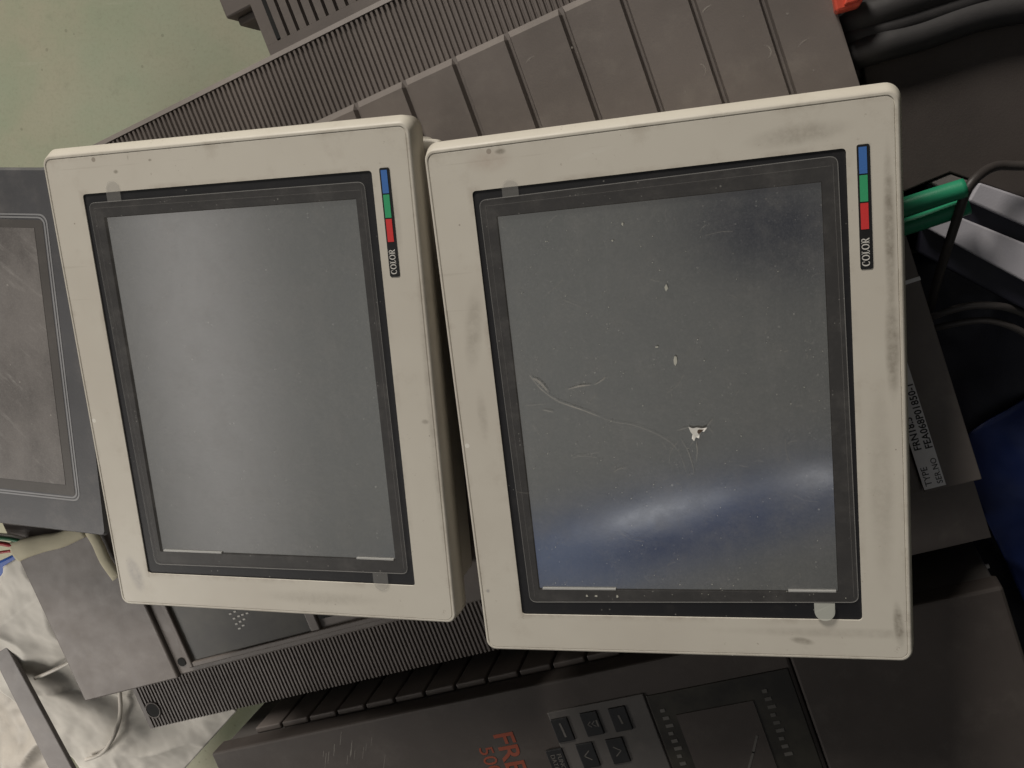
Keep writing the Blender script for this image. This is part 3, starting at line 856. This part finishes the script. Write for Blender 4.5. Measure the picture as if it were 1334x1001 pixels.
def right_extra(t, F, fm):
    z = F - .00022
    m = MB()
    m.add([(.0105, -.0122, z), (.0128, -.0131, z), (.0150, -.0127, z), (.0178, -.0133, z), (.0206, -.0126, z + .0012), (.0188, -.0150, z + .0006), (.0176, -.0152, z), (.0161, -.0172, z), (.0158, -.0188, z + .0005), (.0141, -.0181, z), (.0131, -.0201, z + .0010), (.0119, -.0187, z + .0003), (.0124, -.0165, z), (.0114, -.0150, z)], [tuple(range(14))])
    m.build('film_chip', 'chip', fm)
    m = MB()
    m.prism([(.0160, -.0138), (.0176, -.0140), (.0188, -.0136), (.0172, -.0152), (.0158, -.0164), (.0150, -.0152), (.0153, -.0143)], z + .0001, z + .0004)
    m.build('chip_hole', 'hole_film', fm)
    m = MB()
    m.add([(.0215, -.0118, z), (.0232, -.0092, z + .0006), (.0238, -.0088, z + .0003), (.0222, -.0115, z)], [(0, 1, 2, 3)])
    m.build('film_shard', 'scratch', fm)
    m = MB()
    for pts, r in (([(-.0755, .0215), (-.070, .0135), (-.0615, .0062), (-.0535, .0025), (-.0467, -.0003), (-.0380, -.0043)], .00042), ([(-.0380, -.0043), (-.0301, -.0077), (-.0180, -.0105), (-.004, -.0175), (.004, -.0260), (.0085, -.0420)], .00012),
                   ([(-.0542, .0123), (-.0475, .0137), (-.041, .0140)], .00050), ([(-.039, .0142), (-.0355, .0158), (-.0325, .0180)], .00045),
                   ([(.0140, -.0200), (.0143, -.0260), (.0132, -.0325)], .00025), ([(.0205, -.0120), (.0240, -.0080)], .0002), ([(-.0735, .0195), (-.0700, .0170), (-.0655, .0110)], .0008),
                   ([(-.0800, .0040), (-.066, .0045)], .00012), ([(-.0700, .0010), (-.0640, -.0005)], .0004), ([(.0045, -.0140), (.0105, -.0125)], .0002), ([(.0062, -.0195), (.0092, -.0260), (.0112, -.0345), (.0116, -.0400)], .00018), ([(.0215, -.0130), (.0235, -.0165)], .00012), ([(.0128, -.0200), (.0105, -.0235)], .00012)):
        m.tube([(x, y, z) for x, y in pts], lambda s, r=r: r * (0.35 + 0.65 * math.sin(math.pi * min(1, max(0.06, s)))), 6, 5, flat=0.25)
    m.build('scratch_marks', 'scratch', fm)
    random.seed(17)
    m = MB()
    for k in range(46):
        x, y, a, L = random.uniform(-.085, .08), random.uniform(-.105, .11), random.uniform(0, 3.14), random.choice((.002, .003, .005, .008, .014))
        b = a + random.uniform(-.5, .5)
        m.tube([(x, y, z), (x + L * .5 * math.cos(a), y + L * .5 * math.sin(a), z), (x + L * .5 * (math.cos(a) + math.cos(b)), y + L * .5 * (math.sin(a) + math.sin(b)), z)], random.uniform(.00005, .00011), 5, 3, flat=0.3)
    h = m.build('hairline_scratches', 'scratch', fm)
    h['kind'] = 'stuff'
    random.seed(5)
    m = MB()
    def fleck(x, y, rx, ry):
        n = 8
        a0 = random.uniform(0, 6)
        m.prism([(x + rx * random.uniform(.6, 1.1) * math.cos(a0 + 6.283 * k / n), y + ry * random.uniform(.6, 1.1) * math.sin(a0 + 6.283 * k / n)) for k in range(n)], z, z + .0002)
    for q in ((.0062, .0251, .0011, .0030), (.0043, .0647, .0009, .0019), (-.0030, .0332, .0011, .0005), (-.0159, .1002, .0006, .0010), (-.022, .092, .0005, .0005),
              (-.0555, -.1128, .0008, .0008), (-.0500, -.1128, .0010, .0008), (-.0375, -.1128, .0008, .0009)):
        m = MB()
        fleck(*q)
        m.build('paint_fleck', 'fleck', fm)
    m = MB()
    for k in range(120):
        fleck(random.uniform(-.082, .082), random.uniform(-.105, .105), random.uniform(.00010, .00030), random.uniform(.00010, .00036))
    for k in range(26):
        fleck(random.uniform(-.082, .09), random.uniform(-.1125, -.104), random.uniform(.0001, .00035), random.uniform(.0001, .00035))
    d = m.build('dust', 'fleck', fm)
    d['kind'] = 'stuff'

operator_panel('cream operator panel with a clean grey screen between the slate panel and its scratched twin',
               (-0.2965, -0.1379, 0.2602), math.radians(4.4077), 'cream_a', 'display_a',
               [(-0.0932, 0.1203), (0.0910, 0.1201), (0.0922, -0.1175), (-0.0896, -0.1184)], 0.0,
               [(-0.0740, .1200, .1325, .0100, 'tab', 0.0), (0.0738, -.1176, -.1290, .0100, 'tab', 0.1)], left_extra)
operator_panel('cream operator panel with scratched, chipped screen reflecting blue and grime along its badge side',
               (-0.0412, -0.1299, 0.2602), math.radians(6.6328), 'cream_b', 'display_b',
               [(-0.0931, 0.1206), (0.0922, 0.1227), (0.0945, -0.1147), (-0.0905, -0.1172)], 0.0,
               [(-0.0748, .1205, .1300, .0092, 'tab', 0.0), (0.0768, -.1148, -.1248, .0108, 'tab_white', 0.5)], right_extra)

# ------------------------------------------------------------------ slate coloured display panel at the left edge
hx1, hy0, hy1 = -0.4295, -0.2548, -0.0056
hc = (hx1 - 0.16, (hy0 + hy1) / 2, 0.2602)
hm = thing('display_panel', 'slate grey display panel with scuffed screen and pale border line beside the cream panels', 'display panel', hc)
HT = 0.305 - 0.2602
X1, Y0, Y1 = hx1 - hc[0], hy0 - hc[1], hy1 - hc[1]
m = MB().rings([rr(-X1 - .0016, X1 + .0016, Y0 - .0016, Y1 + .0016, .004, 0.020, 5), rr(-X1 - .0016, X1 + .0016, Y0 - .0016, Y1 + .0016, .004, HT - .0022, 5),
                rr(-X1, X1, Y0, Y1, .003, HT, 5)], True, True)
m.build('bezel', 'hmi', hm)
MB().box(-X1 + .012, X1 - .012, Y0 + .012, Y1 - .012, 0.0, 0.0199).build('rear_case', 'hmi', hm)
def frame_line(x0, x1, y0, y1, w, z, name, mat, rad=.006):
    MB().rings([rr(x0, x1, y0, y1, rad, z - .0003, 6), rr(x0, x1, y0, y1, rad, z, 6), rr(x0 + w, x1 - w, y0 + w, y1 - w, rad - w * .6, z, 6), rr(x0 + w, x1 - w, y0 + w, y1 - w, rad - w * .6, z - .0003, 6)]).build(name, mat, hm)
lx1, ly1, ly0 = -0.4462 - hc[0], -0.0332 - hc[1], -0.2318 - hc[1]
frame_line(-lx1, lx1, ly0, ly1, .0011, HT + .0002, 'border_line', 'line')
frame_line(-lx1 + .0019, lx1 - .0019, ly0 + .0019, ly1 - .0019, .0011, HT + .0002, 'border_line', 'line', .005)
MB().box(-lx1 + .004, lx1 - .004, ly0 + .004, ly1 - .004, HT - .0002, HT + .00012).build('screen_border', 'drive_dark', hm)
MB().box(-X1 + .03, -0.4570 - hc[0], -0.2202 - hc[1], -0.0425 - hc[1], HT - .0002, HT + .0003).build('screen', 'hmi_screen', hm)

# ------------------------------------------------------------------ right side clutter
def px_prism(pts, h0, h1, name, mat, parent=None, bevel=0.0015):
    P = [at(x, y, h1) for x, y in pts]
    c = sum(P, Vector()) / len(P)
    if parent is None:
        base = (c.x, c.y, h0)
        return MB().prism([(p.x - c.x, p.y - c.y) for p in P], 0, h1 - h0).build(name, mat, None, bevel=bevel, loc=base)
    return MB().prism([(p.x - parent.location.x, p.y - parent.location.y) for p in P], h0 - parent.location.z, h1 - parent.location.z).build(name, mat, parent, bevel=bevel)
tag(px_prism([(1095, -120), (1700, -200), (1700, 392), (1334, 258), (1238, 225), (1206, 238), (1150, 262)], 0.0, 0.246, 'equipment_cabinet', 'brown', bevel=0.0008), 'dark brown cabinet top under the thick black cables at the upper right', 'cabinet')

def cable(name, label, cat, pts, r, mat, group=None, n=12):
    P = [at(x, y, h) for x, y, h in pts]
    c = P[0].copy()
    o = MB().tube([p - c for p in P], r, n, 8).build(name, mat, None, smooth=True, loc=c)
    return tag(o, label, cat, group)
G = 'thick black power cables'
cable('power_cable', 'thick black power cable lying lowest, nearest the cream panel', 'cable', [(1096, 78, 0.240), (1118, 70, 0.248), (1150, 60, 0.252), (1200, 46, 0.252), (1270, 22, 0.252), (1340, 8, 0.252), (1450, -10, 0.252)], 0.0082, 'cable_black', G)
cable('power_cable', 'thick black power cable in the middle of the bundle', 'cable', [(1092, 56, 0.242), (1120, 46, 0.248), (1170, 32, 0.252), (1240, 10, 0.252), (1330, -20, 0.252), (1420, -44, 0.252)], 0.0064, 'cable_black', G)
cable('power_cable', 'thick black power cable at the frame edge, touching the red connector', 'cable', [(1088, 36, 0.240), (1115, 26, 0.248), (1165, 9, 0.253), (1230, -12, 0.253), (1330, -45, 0.253)], 0.0080, 'cable_black', G)
P = at(1106, -2, 0.266)
rcn = thing('connector', 'small red plastic connector at the end of the black cables', 'connector', P, math.radians(21))
MB().prism([(-.0085, -.0045), (.004, -.0058), (.0085, -.001), (.0075, .006), (-.007, .007)], -.010, .004).build('housing', 'red', rcn, bevel=0.0014)
MB().prism([(-.004, -.0030), (.0035, -.0038), (.0045, -.0010), (-.002, .0002)], .0035, .0062).build('latch', 'red', rcn, bevel=0.0008)

G = 'green insulated cables'
cable('green_cable', 'bright green cable, upper of the pair beside the badge side', 'cable', [(1090, 300, 0.272), (1160, 276, 0.274), (1215, 258, 0.274), (1257, 245, 0.273)], 0.0052, 'cable_green', G)
cable('green_cable', 'shaded green cable, lower of the pair, above the grey bars', 'cable', [(1090, 325, 0.260), (1160, 302, 0.261), (1215, 284, 0.262), (1262, 268, 0.262)], 0.0048, 'cable_green', G)

grl = thing('heat_sink', 'heat sink of pale grey bars over a black body beside the green cables', 'heat sink', at(1330, 300, 0.03))
px_prism([(1206, 238), (1238, 226), (1400, 284), (1480, 420), (1440, 460), (1196, 330)], 0.03, 0.238, 'body', 'tarp_dark', grl)
px_prism([(1276, 238), (1460, 300), (1450, 345), (1262, 262)], 0.215, 0.2470, 'bar', 'bar', grl, 0.001)
px_prism([(1200, 294), (1246, 281), (1470, 372), (1460, 436)], 0.215, 0.2470, 'bar', 'bar', grl, 0.001)
px_prism([(1210, 238), (1238, 226), (1264, 235), (1252, 258)], 0.215, 0.2450, 'bar', 'steel', grl, 0.001)

cable('thin_cable', 'thin dark cable looping over the grey bars', 'cable', [(1420, 214, .258), (1334, 216, .258), (1297, 217, .261), (1272, 232, .270), (1258, 252, .272), (1245, 290, .266), (1229, 340, .255), (1216, 385, .235), (1206, 430, .215)], 0.0026, 'cable_thin', 'thin dark cables')
cable('thin_cable', 'thin dusty cable arching above its neighbour over the navy sheet', 'cable', [(1196, 426, .225), (1222, 410, .233), (1262, 399, .238), (1300, 399, .238), (1325, 405, .232), (1360, 420, .22)], 0.0022, 'cable_dusty', 'thin dark cables')
cable('thin_cable', 'thin dusty cable arching lower, running off over the blue tarpaulin', 'cable', [(1190, 436, .22), (1225, 426, .228), (1270, 418, .233), (1300, 420, .233), (1334, 434, .228), (1390, 470, .215)], 0.0020, 'cable_dusty', 'thin dark cables')

def cloth(name, mat, corners, h, nx, ny, amp, scale, label, cat, seed=0, thick=0.0015, ridge=None):
    """a crumpled sheet over a quadrilateral of the plane at height h"""
    from mathutils import noise
    C = [at(x, y, hh) for (x, y), hh in zip(corners, h)]
    c = sum(C, Vector()) / 4
    vs, fs = [], []
    for j in range(ny + 1):
        for i in range(nx + 1):
            s, t = i / nx, j / ny
            p = (C[0] * (1 - s) + C[1] * s) * (1 - t) + (C[3] * (1 - s) + C[2] * s) * t
            q = Vector((p.x * scale, p.y * scale, seed))
            w = noise.fractal(q, 0.9, 2.1, 4)
            cr = (1 - abs(noise.noise(q * 0.9 + Vector((3, 1, seed))))) ** 5
            dz = amp * (w * 0.7 + cr * 1.1)
            if ridge:
                dz += ridge(s, t)
            vs.append((p.x - c.x, p.y - c.y, p.z - c.z + dz))
    for j in range(ny):
        for i in range(nx):
            a = j * (nx + 1) + i
            fs.append((a, a + 1, a + nx + 2, a + nx + 1))
    o = MB().add(vs, fs).build(name, mat, None, smooth=True, loc=c)
    s = o.modifiers.new('thickness', 'SOLIDIFY')
    s.thickness = thick
    s.offset = -1
    return tag(o, label, cat)
cloth('plastic_sheet', 'tarp_dark', [(1150, 330), (1500, 330), (1560, 1100), (1290, 1100)], (0.20, 0.20, 0.10, 0.10), 60, 60, 0.008, 14, 'dark navy plastic sheet crumpled under the thin cables at the right', 'plastic sheet', 2.0)
cloth('tarpaulin', 'tarp_blue', [(1240, 580), (1420, 470), (1560, 800), (1350, 820)], (0.195, 0.19, 0.16, 0.18), 40, 40, 0.008, 16, 'deep blue tarpaulin at the right edge beside the rating label', 'tarpaulin', 5.0)

# ------------------------------------------------------------------ lower left clutter
def carton_fold(s, t):
    return 0.022 * max(0.0, 1 - abs(t - 0.16) / 0.16) if t < 0.16 else 0.022 * max(0.0, 1 - (t - 0.16) / 0.5) ** 1.5
carton = cloth('wrapped_carton', 'film_bag', [(-70, 786), (66, 700), (310, 925), (170, 1080)], (0.165, 0.165, 0.085, 0.085), 130, 130, 0.0065, 15, 'white plastic wrapped carton under the left end of the large drive', 'carton', 9.0, 0.004, carton_fold)
from mathutils.bvhtree import BVHTree
bvh = BVHTree.FromPolygons([v.co + carton.location for v in carton.data.vertices], [tuple(p.vertices) for p in carton.data.polygons])
def on_carton(px, py, lift):
    lift += 0.005
    q = RW @ Vector(((px - CX) / FPX, (py - CY) / FPX, 1.0))
    hit = bvh.ray_cast(Vector((0, 0, H)), q.normalized())
    return (px, py, (hit[0].z if hit[0] else 0.12) + lift)
cloth('white_sack', 'sack', [(-160, 880), (20, 860), (110, 1050), (-120, 1080)], (0.10, 0.10, 0.10, 0.10), 70, 70, 0.014, 13, 'crumpled white sack at the lower left corner beyond the dark strip', 'sack', 4.0, 0.004)
P = [at(x, y, 0.168) for x, y in ((-30, 815), (-8, 812), (112, 1035), (80, 1035))]
c = sum(P, Vector()) / 4
tag(MB().prism([(p.x - c.x, p.y - c.y) for p in P], 0, 0.005).build('steel_strip', 'steel', None, bevel=0.001, loc=(c.x, c.y, 0.163)), 'dull steel strip between the wrapped carton and the white sack', 'metal strip')
cable('white_wire', 'short white wire stub poking out below the plain end cover', 'wire', [on_carton(46, 884, .002), on_carton(62, 877, .006), on_carton(85, 866, .010), on_carton(110, 852, .012)], 0.0018, 'wire_white', 'white wires on the carton')
cable('white_wire', 'long curved white wire lying across the wrapped carton', 'wire', [on_carton(155, 890, .008), on_carton(157, 925, .006), on_carton(152, 950, .003), on_carton(142, 970, .002), on_carton(130, 983, .002), on_carton(112, 990, .002)], 0.0021, 'wire_white', 'white wires on the carton')

c0 = at(55, 710, 0.268)
slv = MB().tube([at(20, 719, .268) - c0, at(34, 714, .270) - c0, at(56, 708, .268) - c0, at(80, 703, .266) - c0, at(110, 690, .264) - c0], lambda s: 0.0085 * (1.0 - 0.35 * s), 14, 6, flat=0.4).build('foam_sleeve', 'sleeve', None, smooth=True, loc=c0)
tag(slv, 'cream foam sleeve round the coloured wires below the slate panel', 'sleeve')
c0 = at(140, 730, 0.264)
fs_ = MB().tube([at(116, 690, .264) - c0, at(127, 708, .265) - c0, at(137, 730, .265) - c0, at(153, 753, .265) - c0], 0.0052, 12, 6, flat=0.45).build('foam_strip', 'sleeve', None, smooth=True, loc=c0)
tag(fs_, 'cream foam strip sticking out from under the clean cream panel', 'foam strip')
cable('coloured_wire', 'dark green wire entering the foam sleeve', 'wire', [(-30, 698, .268), (0, 701, .268), (16, 703, .269), (34, 707, .270)], 0.0016, 'wire_green', 'wires below the slate panel')
cable('coloured_wire', 'red wire entering the foam sleeve', 'wire', [(-30, 706, .268), (0, 708, .268), (16, 711, .269), (32, 713, .270)], 0.0018, 'wire_red', 'wires below the slate panel')
cable('coloured_wire', 'white wire entering the foam sleeve above the green one', 'wire', [(-30, 694, .266), (0, 697, .266), (18, 699, .267), (36, 704, .268)], 0.0016, 'wire_white', 'wires below the slate panel')
cable('coloured_wire', 'second red wire, partly hidden below the foam sleeve', 'wire', [(-30, 726, .262), (0, 720, .264), (14, 718, .265), (30, 716, .267)], 0.0012, 'wire_red', 'wires below the slate panel')
P = [at(x, y, 0.16) for x, y in ((-40, 768), (-40, 750), (30, 716), (40, 735))]
c = sum(P, Vector()) / 4
tag(MB().prism([(p.x - c.x, p.y - c.y) for p in P], 0, 0.010).build('blue_strip', 'strip_blue', None, bevel=0.002, loc=(c.x, c.y, 0.16)), 'blue plastic strip along the top of the wrapped carton', 'plastic strip')
